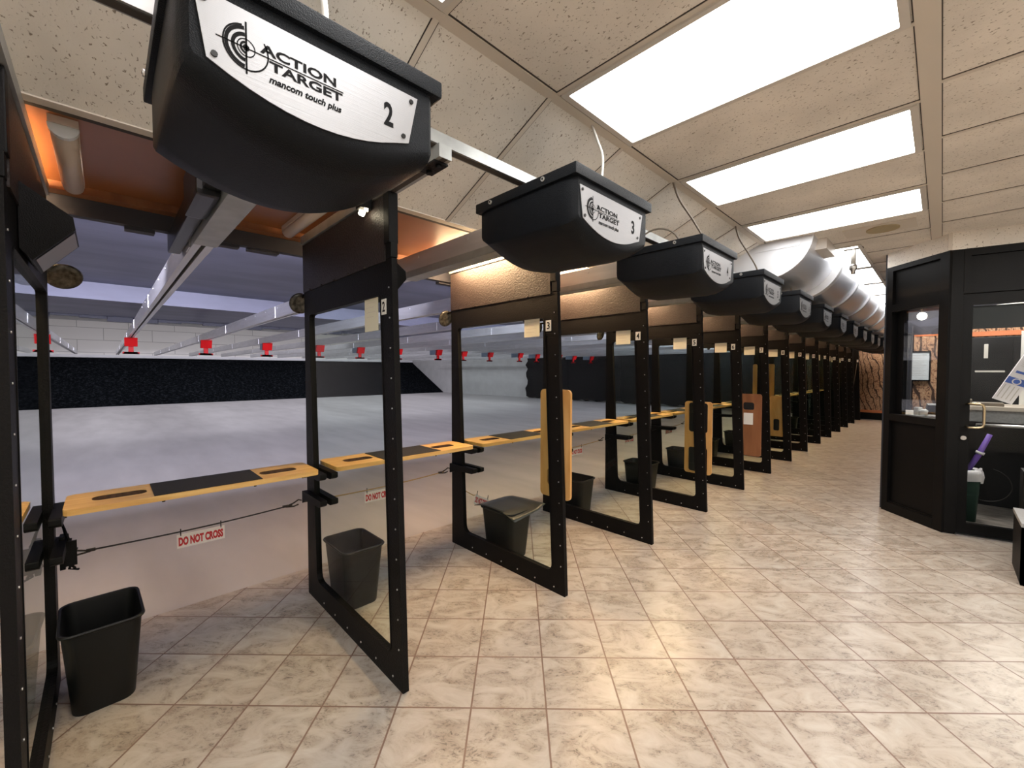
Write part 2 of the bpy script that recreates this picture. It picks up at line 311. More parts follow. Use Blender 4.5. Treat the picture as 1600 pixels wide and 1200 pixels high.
ZC = 2.824; YS = [1.0 + 1.224 * (k - 2) for k in range(0, 17)]   # divider centre lines, index = painted number
YS[1] = -.205
PITCH_Y = 1.224
NUMW = {1: 'one', 2: 'two', 3: 'three', 4: 'four', 5: 'five', 6: 'six', 7: 'seven', 8: 'eight', 9: 'nine', 10: 'ten', 11: 'eleven', 12: 'twelve', 13: 'thirteen', 14: 'fourteen', 15: 'fifteen'}

# ---------------------------------------------------------------- shell
b = MB(); b.box(-3.42, 3.4, -3.2, 17.5, -.05, 0); struct('floor', b, M['tile'], 'marbled beige stone tile floor laid diagonally')
b = MB(); b.box(-33, -3.42, -3.6, 17.6, -.05, 0); tag(b.build('floor_range', M['concrete']), 'smooth grey concrete floor of the shooting range', kind='structure')
b = MB(); b.box(-1.3, 3.4, -3.2, 17.5, ZC, ZC + .05); tag(b.build('ceiling', M['ceil']), 'speckled acoustic tile ceiling above the walkway', kind='structure')
b = MB(); b.prism([[(-1.3, ZC), (-1.3, ZC + .04), (-2.18, ZC - .345), (-2.14, ZC - .366)]], -3.2, 17.5, 'y')
tag(b.build('ceiling_slope', M['slope']), 'sloping speckled acoustic tiles above the stall fronts', kind='structure')
# T bars
b = MB(); GY = [.9 + .635 * k for k in range(-6, 27)]
def bars(b, cur, wd, dz):
    b.cur = cur
    for y in GY:
        if y < 17.3 and y > -3.1:
            b.box(-1.3, -.085, y - wd, y + wd, ZC - dz, ZC + .001)
            b.box(-.03, 3.38, y - wd - .12, y + wd - .12, ZC - dz, ZC + .001)
            if cur == 0 or True:
                A = Vector((-1.3, 0, ZC)); Bp = Vector((-2.14, 0, ZC - .366)); d = (Bp - A).normalized(); n = Vector((d.z, 0, -d.x)); n = n if n.z < 0 else -n
                q = [A + n * dz, A - n * .002, Bp - n * .002, Bp + n * dz]
                b.prism([[(p.x, p.z) for p in q]], y - wd - .01, y + wd - .01, 'y')
bars(b, 0, .012, .005); bars(b, 1, .016, .0025)
b.cur = 0
b.box(-.10, -.03, -3.1, 17.4, ZC - .007, ZC + .001); b.box(-1.325, -1.27, -3.1, 17.4, ZC - .009, ZC + .001); b.box(1.19, 1.215, -3.1, 17.4, ZC - .006, ZC)
b.cur = 1; b.box(-.104, -.026, -3.1, 17.4, ZC - .003, ZC); b.box(-1.33, -1.264, -3.1, 17.4, ZC - .003, ZC)
struct('trim_1', b, [M['tbar'], M['tdark']], 'beige metal grid of the tile ceiling')
b = MB(); b.box(-2.185, -2.135, -3.1, 17.4, 2.455, 2.475); b.cur = 1; b.box(-2.225, -2.186, -3.1, 17.4, 2.46, 2.478)
struct('trim_2', b, [M['tbar'], M['tdark']], 'pale strip at the foot of the sloped ceiling with black reveal')
b = MB(); b.box(-3.08, -2.15, -3.1, 17.4, 2.475, 2.50); struct('trim_3', b, M['soffit'], 'brown hardboard soffit above the stalls')
b = MB(); b.box(-3.14, -3.06, -3.1, 17.4, 2.435, 2.50); b.cur = 1; b.box(-3.20, -3.145, -3.4, 17.5, 2.345, 3.0)
for i in range(60):
    y = -3 + i * .34 + random.uniform(-.1, .1); b.box(-3.215 - random.random() * .05, -3.17, y, y + random.uniform(.05, .3), 2.315 + random.random() * .02, 2.36)
struct('trim_4', b, [M['brownb'], M['darkb']], 'black rubber-edged fascia behind the soffit')
b = MB(); b.box(-9.8, -3.2, -3.4, 17.55, 3.0, 3.04); b.box(-9.83, -9.79, -3.4, 17.55, 2.72, 3.02); struct('trim_5', b, M['baffle'], 'blue-grey steel ceiling baffle over the lanes')
b = MB(); b.box(-12.6, -9.83, -3.4, 17.55, 2.72, 2.75); b.cur = 1
for i in range(50): y = -3.3 + i * .42; b.box(-12.66, -12.58, y, y + .43, 2.63 + .035 * math.sin(i * 1.3) + random.random() * .02, 2.75)
struct('trim_6', b, [M['baffle'], M['darkb']], 'second darker baffle with ragged rubber edge')
b = MB(); b.box(-33, -12.6, -3.6, 17.6, 4.05, 4.1); tag(b.build('ceiling_range', M['whitew']), 'painted ceiling over the far end of the range', kind='structure')
b = MB(); b.box(-30.2, -30, -3.6, 17.6, 0, 4.1); struct('wall_left', b, M['block'], 'painted concrete block wall behind the bullet trap')
b = MB(); b.box(-30, -1.1, 17.5, 17.7, 0, 4.1); struct('wall_far', b, M['whitew'], 'white painted side wall of the range')
b = MB(); b.box(-30, -3.2, -3.7, -3.5, 0, 4.1); b.box(-3.2, 3.4, -3.3, -3.2, 0, ZC); struct('wall_back', b, M['wall'])
b = MB(); b.box(3.4, 3.5, -3.3, 17.6, 0, ZC); struct('wall_right', b, M['wall'])
b = MB(); b.box(-3.0, 3.4, 17.38, 17.5, .0, ZC); b.cur = 1; b.box(-3.0, 3.4, 17.36, 17.38, .22, .30); b.cur = 2; b.box(-3.0, 3.4, 17.35, 17.385, 0, .22)
struct('wall_end', b, [M['camo'], M['orange'], M['black']], 'camouflage branch wallpaper on the end wall above orange and black base')
# berm
b = MB(); b.prism([[(-25, .002), (-29.2, 2.16), (-29.98, 2.19), (-29.98, .002)]], -3.48, 17.46, 'y')
tag(b.build('rubber_berm', M['rubber']), 'sloping bank of black rubber granules across the far end of the range', 'bullet trap', kind='stuff')
b = MB(); b.box(-29.98, -29.2, -3.48, 17.46, 2.2, 2.34); struct('trim_7', b, M['whitew'], 'white ledge above the rubber bank')
# foam on range side wall
for i, (x0, x1) in enumerate(((-16.6, -13.6), (-13.58, -10.5), (-10.48, -7.2), (-7.18, -3.4))):
    b = MB(); n = 14; pts = []
    for k in range(n + 1): pts.append((x0 + (x1 - x0) * k / n, .02 + random.random() * .1))
    lft = [(x0 + random.uniform(-.12, .12), .1 + 2.0 * k / 9) for k in range(9, 0, -1)] if i == 0 else []
    b.prism([pts + [(x1, 2.5), (x0, 2.5)] + lft], 17.30, 17.47, 'y')
    tag(b.build('foam_panel', M['foam']), ['torn black foam panel nearest the white part of the range side wall', 'second black foam panel from the bullet trap on the range side wall', 'third black foam panel from the bullet trap on the range side wall', 'black foam panel on the range side wall closest to the stalls'][i], 'acoustic panel', 'foam panels on the range side wall')

# ---------------------------------------------------------------- ceiling lights
def troffer(x0, x1, y0, y1, label):
    t = empty('ceiling_light', ((x0 + x1) / 2, (y0 + y1) / 2, ZC)); tag(t, label, 'ceiling light', 'recessed fluorescent ceiling lights')
    w, h = (x1 - x0) / 2, (y1 - y0) / 2
    b = MB(); b.prism([rrect(-w, w, -h, h, .003, 1), rrect(-w + .03, w - .03, -h + .022, h - .022, .003, 1)[::-1]], -.014, -.001, 'z'); b.build('frame', M['frame'], t)
    b = MB(); b.box(-w + .03, w - .03, -h + .022, h - .022, -.008, -.002); b.build('diffuser', M['lamp'], t)
for y0, lb in ((.27, 'ceiling light at the top edge above the nearest control unit'), (1.545, 'large glowing ceiling light nearest the camera, right of unit 2'), (2.815, 'second glowing ceiling light panel, above lane 3 to 4'), (4.085, 'third glowing ceiling light panel, just before the ceiling duct')):
    troffer(-1.262, -.108, y0, y0 + .615, lb)
for i, y0 in enumerate((5.5, 6.8, 8.1, 9.4, 10.7, 12.0, 13.3, 14.6)):
    troffer(-1.25, -.60, y0, y0 + 1.22, 'bright ceiling light behind the duct, ' + ['nearest', 'second', 'third', 'fourth', 'fifth', 'sixth', 'seventh', 'farthest'][i] + ' along the walkway')

# ---------------------------------------------------------------- stall dividers
RX = -3.04
def fx(z): return -1.752 - .038 * z                   # front edge leans
def divider_mesh(th=.015):
    b = MB()
    outer = roundpoly([(RX, 0), (fx(0), 0), (fx(2.08), 2.08), (RX, 2.08)], .004, 1)
    hole = roundpoly([(RX + .165, .135), (fx(.14) - .105, .135), (fx(1.92) - .115, 1.92), (RX + .085, 1.92)], [.07, .06, .045, .045], 6)
    b.prism([outer, hole[::-1]], -th, th, 'y')
    hin = [(x, z) for x, z in hole]
    # raised inner gasket
    g2 = roundpoly([(RX + .165 + .008, .143), (fx(.14) - .113, .143), (fx(1.92) - .123, 1.912), (RX + .093, 1.912)], [.065, .055, .04, .04], 6)
    b.prism([hole, g2[::-1]], -th - .003, th + .003, 'y')
    b.cur = 1
    for i in range(13):                                # bolts down the front post and along the rail
        z = .2 + i * .145; x = fx(z) - .03
        for s in (-1, 1): b.tube([(x, s * th, z), (x, s * (th + .004), z)], .0042, 6)
    for i in range(6):
        x = -2.75 + i * .18
        for s in (-1, 1): b.tube([(x, s * th, .04), (x, s * (th + .004), .04)], .005, 6)
    for i in range(12):
        z = .2 + i * .15
        b.tube([(RX - .003, 0, z), (RX, 0, z)], .006, 6)
    return b
DIV = {}
FR = divider_mesh(); fr_mesh = None
def make_divider(k):
    global fr_mesh
    y = YS[k]
    t = empty('stall_divider', (0, y, 0))
    tag(t, f'tall black stall divider with glass pane, number {k} on its front post', 'stall divider', 'stall dividers along the firing line')
    if fr_mesh is None:
        o = FR.build('frame', [M['blackp'], M['screw']], t); fr_mesh = o.data
    else:
        o = bpy.data.objects.new('frame', fr_mesh); C.objects.link(o); o.parent = t
    g = MB(); hole = roundpoly([(RX + .165, .135), (fx(.14) - .105, .135), (fx(1.92) - .115, 1.92), (RX + .085, 1.92)], [.07, .06, .045, .045], 6)
    vs = [(x, 0, z) for x, z in hole]; g.add(vs, [tuple(range(len(vs)))]); g.build('glass_pane', M['glass'], t)
    b = MB(); b.prism([[(RX, 2.07), (fx(2.07) - .055, 2.07), (fx(2.4) - .055, 2.385), (RX, 2.385)]], -.021, .021, 'y')
    for i in range(5): b.tube([(-2.9 + i * .2, -.03, 2.073), (-2.9 + i * .2, .03, 2.073)], .006, 6)
    b.build('upper_panel', M['blacku'], t)
    b = MB(); b.box(fx(2.1) - .045, fx(2.1) + .002, -.018, .018, 2.081, 2.15, .003); b.box(fx(2.3) - .05, fx(2.3) + .004, -.024, .024, 2.15, 2.388, .004); b.build('post_sleeve', M['black'], t)
    for s in (-1, 1):
        for z in (.893, .725):
            if k == 15: continue
            b = MB(); z1 = z + .0
            b.prism([roundpoly([(RX + .02, z1 - .085), (RX + .10, z1 - .05), (RX + .33, z1 - .045), (RX + .36, z1 - .03), (RX + .36, z1), (RX + .02, z1)], .006, 2)], s * .0155, s * .055, 'y')
            b.build('support_arm', M['black'], t)
    b = MB(); x = fx(1.85) - .085
    b.box(x - .024, x + .024, -.0175, -.0155, 1.815, 1.89); b.cur = 1
    s = str(k); wd = .027 if len(s) == 1 else .038
    b.text(s, (x - wd / 2, -.0180, 1.828), (1, 0, 0), (0, 0, 1), wd, .05, .0005, .02); b.build('number_plate', [M['white'], M['ink']], t)
    b = MB()
    nx0 = fx(1.9) - .115 - .20 - (.01 if k % 2 else 0); b.box(nx0, nx0 + .15, -.006, -.004, 1.785 - (.04 if k == 2 else 0), 1.915)
    b.cur = 1
    for i in range(4): b.box(nx0 + .02, nx0 + .12 - .02 * (i % 2), -.0066, -.006, 1.89 - i * .024, 1.892 - i * .024)
    b.build('notice', [M['note'], M['tbar']], t)
    DIV[k] = t
    return t
for k in range(1, 15): make_divider(k)
# solid end partition, number 15
y = YS[15]; t = empty('end_partition', (0, y, 0)); tag(t, 'solid black end partition beyond the last glass divider', 'partition')
b = MB(); b.prism([[(-3.3, 0), (fx(0), 0), (fx(2.4), 2.4), (-3.3, 2.4)]], -.03, .03, 'y'); b.build('panel', M['blackp'], t)
b = MB(); b.box(-1.87, -1.83, -.034, -.031, 1.81, 1.89); b.build('number_plate', M['white'], t)
b = MB(); b.tube([(-1.86, -.04, 1.78), (-1.93, -.045, 1.1), (-1.99, -.04, .7)], .006, 6); b.build('hanging_cord', M['dcable'], t)

# ---------------------------------------------------------------- control hoods
def hood_meshes():
    H = {}
    b = MB(); N = 14
    def section(x, top, ws, zs, sag, inset=0):
        pts = [(x, -ws - inset * 0, top), (x, -ws, zs + .012)]
        for i in range(N + 1):
            u = -1 + 2 * i / N; yy = u * (ws - .006); zz = zs - (1 - abs(u) ** 2.0) * sag
            pts.append((x, yy, zz))
        pts += [(x, ws, zs + .012), (x, ws, top)]
        return pts
    R = [section(-1.600, 2.31, .270, 2.205, .02), section(-1.590, 2.31, .281, 2.18, .05), section(-1.54, 2.31, .288, 2.150, .080), section(-1.45, 2.31, .289, 2.14, .092),
         section(-1.12, 2.31, .289, 2.128, .090), section(-1.075, 2.31, .288, 2.128, .084), section(-1.045, 2.31, .285, 2.133, .075), section(-1.026, 2.31, .279, 2.140, .062), section(-1.016, 2.31, .268, 2.150, .050)]
    b.rings(R, True, (True, True)); H['housing'] = b
    b = MB(); b.box(-1.612, -1.002, -.302, .302, 2.308, 2.352, .006); H['lid'] = b
    return H
HM = hood_meshes(); hm = {}
def plate_mesh(k):
    b = MB(); X = -1.012; n = 12
    pts = [(.243, 2.276), (-.258, 2.276)]; pts = [(-.262, 2.278), (-.243, 2.152)]
    for i in range(1, n): u = i / n; yy = -.243 + .437 * u; pts.append((yy, 2.152 - .052 * (1 - abs(2 * u - 1.0) ** 2)))
    pts += [(.2, 2.15), (.228, 2.278)]
    b.prism([pts], X - .003, X, 'x'); b.cur = 1
    U, V = (0, 1, 0), (0, 0, 1); e = X + .0008
    cy, cz = -.175, 2.203
    def ring(r0, r1, a0, a1, sx=1.0, n=26):
        vs = []; 
        for i in range(n + 1):
            a = math.radians(a0 + (a1 - a0) * i / n)
            for r in (r0, r1): vs.append((e, cy + r * math.cos(a) * .92, cz + r * math.sin(a)))
        b.add(vs, [(2 * i, 2 * i + 1, 2 * i + 3, 2 * i + 2) for i in range(n)])
    ring(.0422, .0452, 100, 395); ring(.0345, .0415, 95, 265); ring(.022, .029, 95, 265); ring(.0162, .0182, 0, 360); ring(.0, .0065, 0, 360); ring(.0085, .0125, 95, 265)
    b.box(e - .0002, e, cy - .052, cy + .20, cz - .0016, cz + .0006); b.box(e - .0002, e, cy - .0017, cy + .0017, cz - .052, cz + .052)
    b.text('ACTION', (e, -.150, 2.2075), U, V, .158, .0205, 0, .03); b.text('TARGET', (e, -.133, 2.1785), U, V, .156, .0205, 0, .03)
    b.text('mancom touch plus', (e, -.134, 2.148), U, V, .154, .020, 0, .035, .25)
    s = str(k); wd = .026 * len(s); b.text(s, (e, .142 - wd / 2, 2.172), U, V, wd, .060, 0, .03)
    b.cur = 2
    for yy, zz in ((-.246, 2.262), (-.230, 2.163), (.208, 2.262), (.184, 2.163)): b.tube([(X, yy, zz), (X + .003, yy, zz)], .006, 10)
    return b
def make_hood(k):
    y = YS[k] - PITCH_Y / 2 + .01
    t = empty('target_control_unit', (0, y, 0)); tag(t, f'black overhead lane control unit with steel nameplate numbered {k}', 'lane control unit', 'overhead lane control units')
    if not hm:
        for n, mb in HM.items(): hm[n] = mb.build(n, M['hood'], None, 33).data; 
        for o in [o for o in C.objects if o.name in ('housing', 'lid') and o.parent is None]: bpy.data.objects.remove(o)
    for n in ('housing', 'lid'):
        o = bpy.data.objects.new(n, hm[n]); C.objects.link(o); o.parent = t
    plate_mesh(k).build('name_plate', [M['plate'], M['ink'], M['blackscrew']], t)
    for x in (-1.50, -1.17):
        b = MB(); b.tube([(x, -.309, 2.333), (x, -.300, 2.333)], .010, 10); b.cur = 1; b.tube([(x, -.3105, 2.333), (x, -.309, 2.333)], .0045, 8); b.build('screw', [M['screw'], M['blackscrew']], t)
    return t
random.seed(3)
for k in range(2, 16):
    t = make_hood(k)
    # power cable rising to the ceiling ridge
    b = MB(); yy = .25
    if k == 2: P = [(-1.15, .03, 2.35), (-1.16, .04, 2.5), (-1.2, .02, 2.62), (-1.28, -.05, 2.72), (-1.33, -.08, ZC)]
    elif k == 3: P = [(-1.22, .2, 2.35), (-1.25, .24, 2.5), (-1.27, .28, 2.66), (-1.29, .26, 2.75), (-1.3, .22, ZC)]
    else: P = [(-1.18, .18, 2.35), (-1.2, .22, 2.47), (-1.25, .16, 2.6), (-1.29, .02, 2.72), (-1.3, -.06, ZC)]
    P = [Vector(p) for p in P]; S = []
    for i in range(len(P) - 1):
        p0 = P[max(i - 1, 0)]; p1 = P[i]; p2 = P[i + 1]; p3 = P[min(i + 2, len(P) - 1)]
        for q in range(6):
            u = q / 6; S.append(.5 * ((2 * p1) + (p2 - p0) * u + (2 * p0 - 5 * p1 + 4 * p2 - p3) * u * u + (3 * p1 - p0 - 3 * p2 + p3) * u ** 3))
    S.append(P[-1])
    if k == 2:
        D = []; 
        for i in range(len(S) - 1):
            for q in range(4): D.append(S[i].lerp(S[i + 1], q / 4))
        b.tube(D, [.010 if i % 2 else .0085 for i in range(len(D))], 8)
    else: b.tube(S, .007, 7)
    b.build('power_cable', M['conduit'] if k == 2 else (M['cable'] if k == 3 else M['dcable']), t)
    if k == 4:
        b = MB(); b.tube([(-1.3 + .12 * math.cos(a) - .03, -.20 + .06 * math.cos(a), 2.35 + .13 * math.sin(a)) for a in [math.pi * i / 14 for i in range(15)]], .006, 7); b.build('looped_cable', M['dcable'], t)

# ---------------------------------------------------------------- lane rails and carriers
def rail_mesh():
    b = MB(); x0, x1 = -24.2, -1.66
    prof = [(-.045, 2.215), (-.010, 2.215), (-.010, 2.235), (-.035, 2.235), (-.035, 2.345), (.035, 2.345), (.035, 2.235), (.010, 2.235), (.010, 2.215), (.045, 2.215), (.045, 2.362), (-.045, 2.362)]
    b.prism([prof], x0, x1, 'x'); b.cur = 1
    b.box(x0, x1, -.009, .009, 2.28, 2.344)
    b.cur = 2; b.box(-2.75, -1.66, -.052, .052, 2.203, 2.25, .004); b.cur = 0
    x = -2.9
    while x > x0:
        b.box(x - .14, x, -.050, -.045, 2.22, 2.355); b.box(x - .14, x, .045, .050, 2.22, 2.355); x -= 3.05
    for i in range(40): xx = -2 - i * .55; b.tube([(xx, -.045, 2.33), (xx, -.051, 2.33)], .007, 6)
    return b
b = rail_mesh(); r0 = None
CARX = {2: -11.6, 3: -11.4, 4: -11.5}
def carrier(y, x, label):
    t = empty('target_carrier', (x, y, 0)); tag(t, label, 'target carrier', 'red target carriers hanging from the lane rails')
    b = MB(); b.box(-.42, -.02, -.05, .05, 2.06, 2.214, .006); b.build('carrier_body', M['bluegrey'], t)
    b = MB(); b.prism([[(-.02, 2.04), (.05, 2.04), (.12, 2.214), (.02, 2.214)]], -.10, .10, 'y'); b.build('front_plate', M['red'], t)
    b = MB(); b.box(-.04, .0, -.04, .04, 1.93, 2.06); b.prism([[(-.13, 1.885), (.13, 1.885), (.09, 1.93), (-.09, 1.93)]], -.02, .0, 'x'); b.box(-.03, .0, -.13, .13, 1.885, 1.93); b.build('target_clamp', M['red'], t)
for k in range(1, 16):
    y = YS[k] - PITCH_Y / 2 + .01
    if r0 is None: o = b.build('lane_rail', [M['galv'], M['tdark'], M['strut']]); r0 = o
    else: o = r0.copy(); C.objects.link(o)
    o.location = (0, y, 0)
    tag(o, f'long galvanised target rail running downrange from lane {k}', 'lane rail', 'overhead target rails')
    carrier(y, CARX.get(k, -11.5 + random.uniform(-.25, .2)), f'red target carrier with blue-grey body hanging from the rail of lane {k}')
o = MB(); o.box(-3.25, -1.75, .285, .345, 2.245, 2.36, .012); o.box(-2.35, -2.0, .265, .345, 2.22, 2.40, .02)
tag(o.build('drive_motor_housing', M['frosted']), 'black drive housing running beside the nearest lane rail', 'motor housing')

# struts
b = MB(); b.prism([[(-1.485, 2.455), (-1.435, 2.455), (-1.435, 2.505), (-1.485, 2.505)], ], -3.0, 17.3, 'y'); b.cur = 1; b.box(-1.475, -1.445, -3, 17.3, 2.452, 2.4551)
tag(b.build('steel_strut', [M['strut'], M['tdark']]), 'long galvanised strut channel running over all the control units', 'strut')
sx = MB(); sx.box(-3.05, -1.41, -.03, .03, 2.392, 2.446); sx.cur = 1; sx.box(-3.05, -1.41, -.012, .012, 2.3905, 2.3921); sx.cur = 2; sx.box(-1.56, -1.44, -.034, .034, 2.382, 2.3904); sx.tube([(-1.46, 0, 2.37), (-1.46, 0, 2.383)], .012, 8); sx.tube([(-1.53, 0, 2.37), (-1.53, 0, 2.383)], .012, 8)
s0 = None
for k in range(1, 15):
    if s0 is None: o = sx.build('cross_strut', [M['strut'], M['tdark'], M['blackp']]); s0 = o
    else: o = s0.copy(); C.objects.link(o)
    o.location = (0, YS[k] + .0, 0.0); tag(o, f'short strut channel lying across the top of divider {k}', 'strut', 'cross struts on the dividers')

# ---------------------------------------------------------------- lamps in the stalls
def wrap_lamp(y, lit, label, x0=-3.0, x1=-2.30):
    t = empty('tube_light', (0, y, 0)); tag(t, label, 'tube light', 'tube lights above the stalls')
    b = MB(); b.box(x0, x1 + .02, -.04, .04, 2.448, 2.474); b.build('housing', M['wrap'], t)
    prof = [(.038 * math.cos(a), 2.448 + .040 * math.sin(a)) for a in [math.pi + math.pi * i / 10 for i in range(11)]]
    b = MB(); b.prism([prof], x0, x1 - .015, 'x', smooth=True); b.build('lens', M['tube'] if lit else M['wrap'], t)
    b = MB(); b.prism([[(p[0] * 1.12, 2.448 + (p[1] - 2.448) * 1.14) for p in prof]], x1 - .015, x1 + .01, 'x'); b.build('end_cap', M['cap'], t)
wrap_lamp(YS[1] + .115, False, 'unlit tube light with white end cap beside divider 1')
wrap_lamp(YS[2] - .12, False, 'unlit tube light with white end cap beside divider 2')
for k in range(1, 16):
    if k == 2: continue
    wrap_lamp(YS[k] - (.15 if k > 1 else .13), True, f'lit warm tube light in the stall beside divider {k}')
# small spotlight on divider 2
t = empty('spotlight', (-2.02, YS[2] - .06, 2.36)); tag(t, 'small black spotlight shining under the strut at the top of divider 2', 'spotlight')
b = MB(); b.box(-.03, .03, -.03, .03, -.02, .045, .006); b.build('body', M['black'], t)
b = MB(); b.tube([(-.01, 0, -.02), (-.03, 0, -.035)], .016, 8); b.tube([(.026, 0, -.02), (.022, 0, -.034)], .010, 8); b.build('bulb', emat('spot_bulb', (1, .86, .6), 9), t)

# small wedge control boxes and discs on each divider
for k in range(1, 15):
    y = YS[k]
    t = empty('touch_control_box', (0, y, 0)); tag(t, f'black wedge control box fixed to the far side of divider {k}', 'control box', 'wedge control boxes on the dividers')
    b = MB(); x0, x1 = (-2.34, -2.07) if k == 1 else (-2.20, -1.97)
    b.prism([[(.0175, 1.935), (.045, 1.90), (.145, 2.02), (.14, 2.06), (.0175, 2.15)]], x0, x1, 'x'); b.build('housing', M['black'], t)
    b = MB(); n = Vector((0, .135, -.125)).normalized()
    b.add([(x0 + .02, .052, 1.905), (x1 - .02, .052, 1.905), (x1 - .02, .142, 2.013), (x0 + .02, .142, 2.013)], [(0, 1, 2, 3)]); b.build('screen', M['screen'], t)
    t = empty('round_disc', (-3.10, y + .0, 1.99)); tag(t, f'round smoky metal disc on a bracket at the rear of divider {k}', 'disc', 'discs at the rear of the dividers')
    b = MB(); cy = .065 if k == 1 else -.012; cz = .03 if k == 1 else .02; n = 20
    ax = Vector((.75, .12, -.65)).normalized() if k == 1 else Vector((.9, 0, -.3)).normalized(); u = ax.cross(Vector((0, 0, 1))).normalized(); v = u.cross(ax)
    c0 = Vector((-.03, cy, cz)); R = .073
    prof = [(0.0, .004), (.6, .010), (.92, .012), (1, .0), (.92, -.008), (0.0, -.016)]
    rg = [[tuple(c0 + (u * math.cos(2 * math.pi * i / n) + v * math.sin(2 * math.pi * i / n)) * R * max(r, .01) + ax * h) for i in range(n)] for r, h in prof]
    b.rings(rg, True, (True, True)); b.build('disc_plate', M['disc'], t)
    b = MB(); b.tube([(.06, 0.0, .07), (.0, .02 if k == 1 else 0, .07), (-.05, cy, cz + .02)], .011, 7); b.build('bracket', M['black'], t)

# ---------------------------------------------------------------- shelves
def shelf_thing(k):
    y = (YS[k - 1] + YS[k]) / 2; L = .562
    L = .545 if k == 2 else L
    t = empty('stall_shelf', (0, y, .0)); tag(t, f'varnished plywood shelf with black centre mat and two slots between dividers {k-1} and {k}', 'shelf', 'plywood stall shelves')
    x0, x1 = -3.005, -2.675
    s1 = rrect(-2.89, -2.79, -.455, -.255, .035, 4); s2 = rrect(-2.89, -2.79, .255, .455, .035, 4)
    out = rrect(x0, x1, -L, L, [.035, .035, .035, .035], 5)
    b = MB(); b.prism([out, s1[::-1], s2[::-1]], .897, .924, 'z'); b.build('board', [M['wood'] if k == 2 else M['wood']], t)
    b = MB()
    for s in (s1, s2):
        b.add([(p[0] - .0, p[1], .8985) for p in s], [tuple(range(len(s)))])
    for s in (s1, s2):
        m = len(s); cx = sum(p[0] for p in s) / m; cy = sum(p[1] for p in s) / m
        q = [(cx + (p[0] - cx) * .975, cy + (p[1] - cy) * .99) for p in s]
        b.add([(p[0], p[1], .898) for p in q] + [(p[0], p[1], .9225) for p in q], [(i, (i + 1) % m, m + (i + 1) % m, m + i) for i in range(m)])
    b.build('tray', M['slotshade'], t)  # dark lining: shade of the slot depth put into the colour
    b = MB(); b.box(-2.99, -2.685, -.235, .235, .9245, .9275); b.build('mat', M['mat'], t)
    for q in (-.2, .2):
        b = MB(); b.tube([(-2.70, q, .897), (-2.70, q, .886)], .007, 7); b.build('bolt', M['blackscrew'], t)
for k in list(range(2, 16)): 
    if k != 1: shelf_thing(k)
shelf_thing(1)

# upright boards
def board(name, x0, x1, y, z0, z1, m, slots, label, lean=0, extra=None):
    t = empty(name, (0, y, 0)); tag(t, label, 'board'); t.rotation_euler = (lean, 0, 0)
    b = MB(); lp = [rrect(x0, x1, z0, z1, .03, 4)]
    for s in slots: lp.append(rrect(*s, .025, 4)[::-1])
    b.prism(lp, -.009, .009, 'y'); b.build('board_panel', m, t)
    if slots and extra != 'open':
        b = MB()
        for s in slots: b.box(s[0] + .0, s[1] - .0, .004, .007, s[2], s[3])
        b.build('slot_backing', M['rubberlid'], t)
    return t
board('upright_board', -2.015, -1.745, YS[3] + .034, .65, 1.41, M['woodb'], [(-1.95, -1.82, 1.215, 1.335), (-1.95, -1.82, .73, .85)], 'light plywood board with two slots standing upright behind divider 3')
board('upright_board', -2.02, -1.725, YS[5] + .034, .40, 1.20, M['woodb'], [(-1.975, -1.77, .86, 1.185), (-1.975, -1.77, .42, .69)], 'upright pale board with two long black mats behind divider 5')
t = board('upright_board', -1.84, -1.575, YS[6] + .034, .45, 1.245, M['brownb'], [(-1.79, -1.66, 1.04, 1.135)], 'brown upright board with a white note behind divider 6')
b = MB(); b.box(-1.78, -1.67, -.0115, -.0095, .85, 1.0); b.build('note', M['white'], t)
board('upright_board', -2.1, -1.88, YS[8] + .034, .40, 1.1, M['woodb'], [(-2.04, -1.95, .5, .7)], 'pale upright board behind divider 8')
board('upright_board', -2.80, -2.72, YS[9] + .3, .928, 1.68, M['woodb'], [], 'narrow pale board standing on the shelf beyond divider 9')
board('upright_board', -2.95, -2.70, YS[10] + .3, .928, 1.70, M['woodb'], [], 'wide pale board standing on the shelf beyond divider 10')

# ---------------------------------------------------------------- cords and signs
def cord(k, slack=False):
    y0, y1 = YS[k - 1] + .03, YS[k] - .03; X = -3.055 - (.06 if k == 2 else 0)
    t = empty('barrier_cord', (X, 0, 0)); tag(t, f'thin barrier cord with hooks strung between dividers {k-1} and {k}' if not slack else f'tan barrier cord unhooked and hanging down beside divider {k-1}', 'cord', 'barrier cords under the shelves')
    zz = .595 if k == 2 else .63; b = MB()
    if not slack:
        b.tube([(0, y0 + .10 + (y1 - y0 - .16) * i / 12, zz - .012 * math.sin(math.pi * i / 12) + .018 * i / 12) for i in range(13)], .0045, 6)
        b.build('rope', M['cord'] if k == 2 else M['cordtan'], t)
        for s, yy in ((1, y0), (-1, y1)):
            zq = zz + (.018 if s < 0 else 0)
            b = MB(); b.tube([(.0, yy, zq + .02), (0, yy + s * .02, zq + .028), (0, yy + s * .05, zq + .012), (0, yy + s * .09, zq), (0, yy + s * .10, zq - .006), (0, yy + s * .05, zq - .012), (0, yy + s * .02, zq - .004)], .005, 6)
            b.tube([(0, yy + s * .085, zq), (0, yy + s * .12, zq)], .009, 6); b.build('hook', M['cord'], t)
    else:
        b.tube([(0, y0 - .02, .84), (0.02, y0 + .0, .72), (.04, y0 + .0, .6), (.08, y0 + .02, .48), (.14, y0 + .1, .42), (.165, y0 + .12, .43)], .004, 6); b.build('rope', M['cordtan'], t)
        b = MB(); b.tube([(0, y0 - .03, .84), (0, y0, .87), (0, y0 + .02, .84)], .006, 6); b.build('hook', M['cord'], t)
    return X, (y0 + y1) / 2, zz
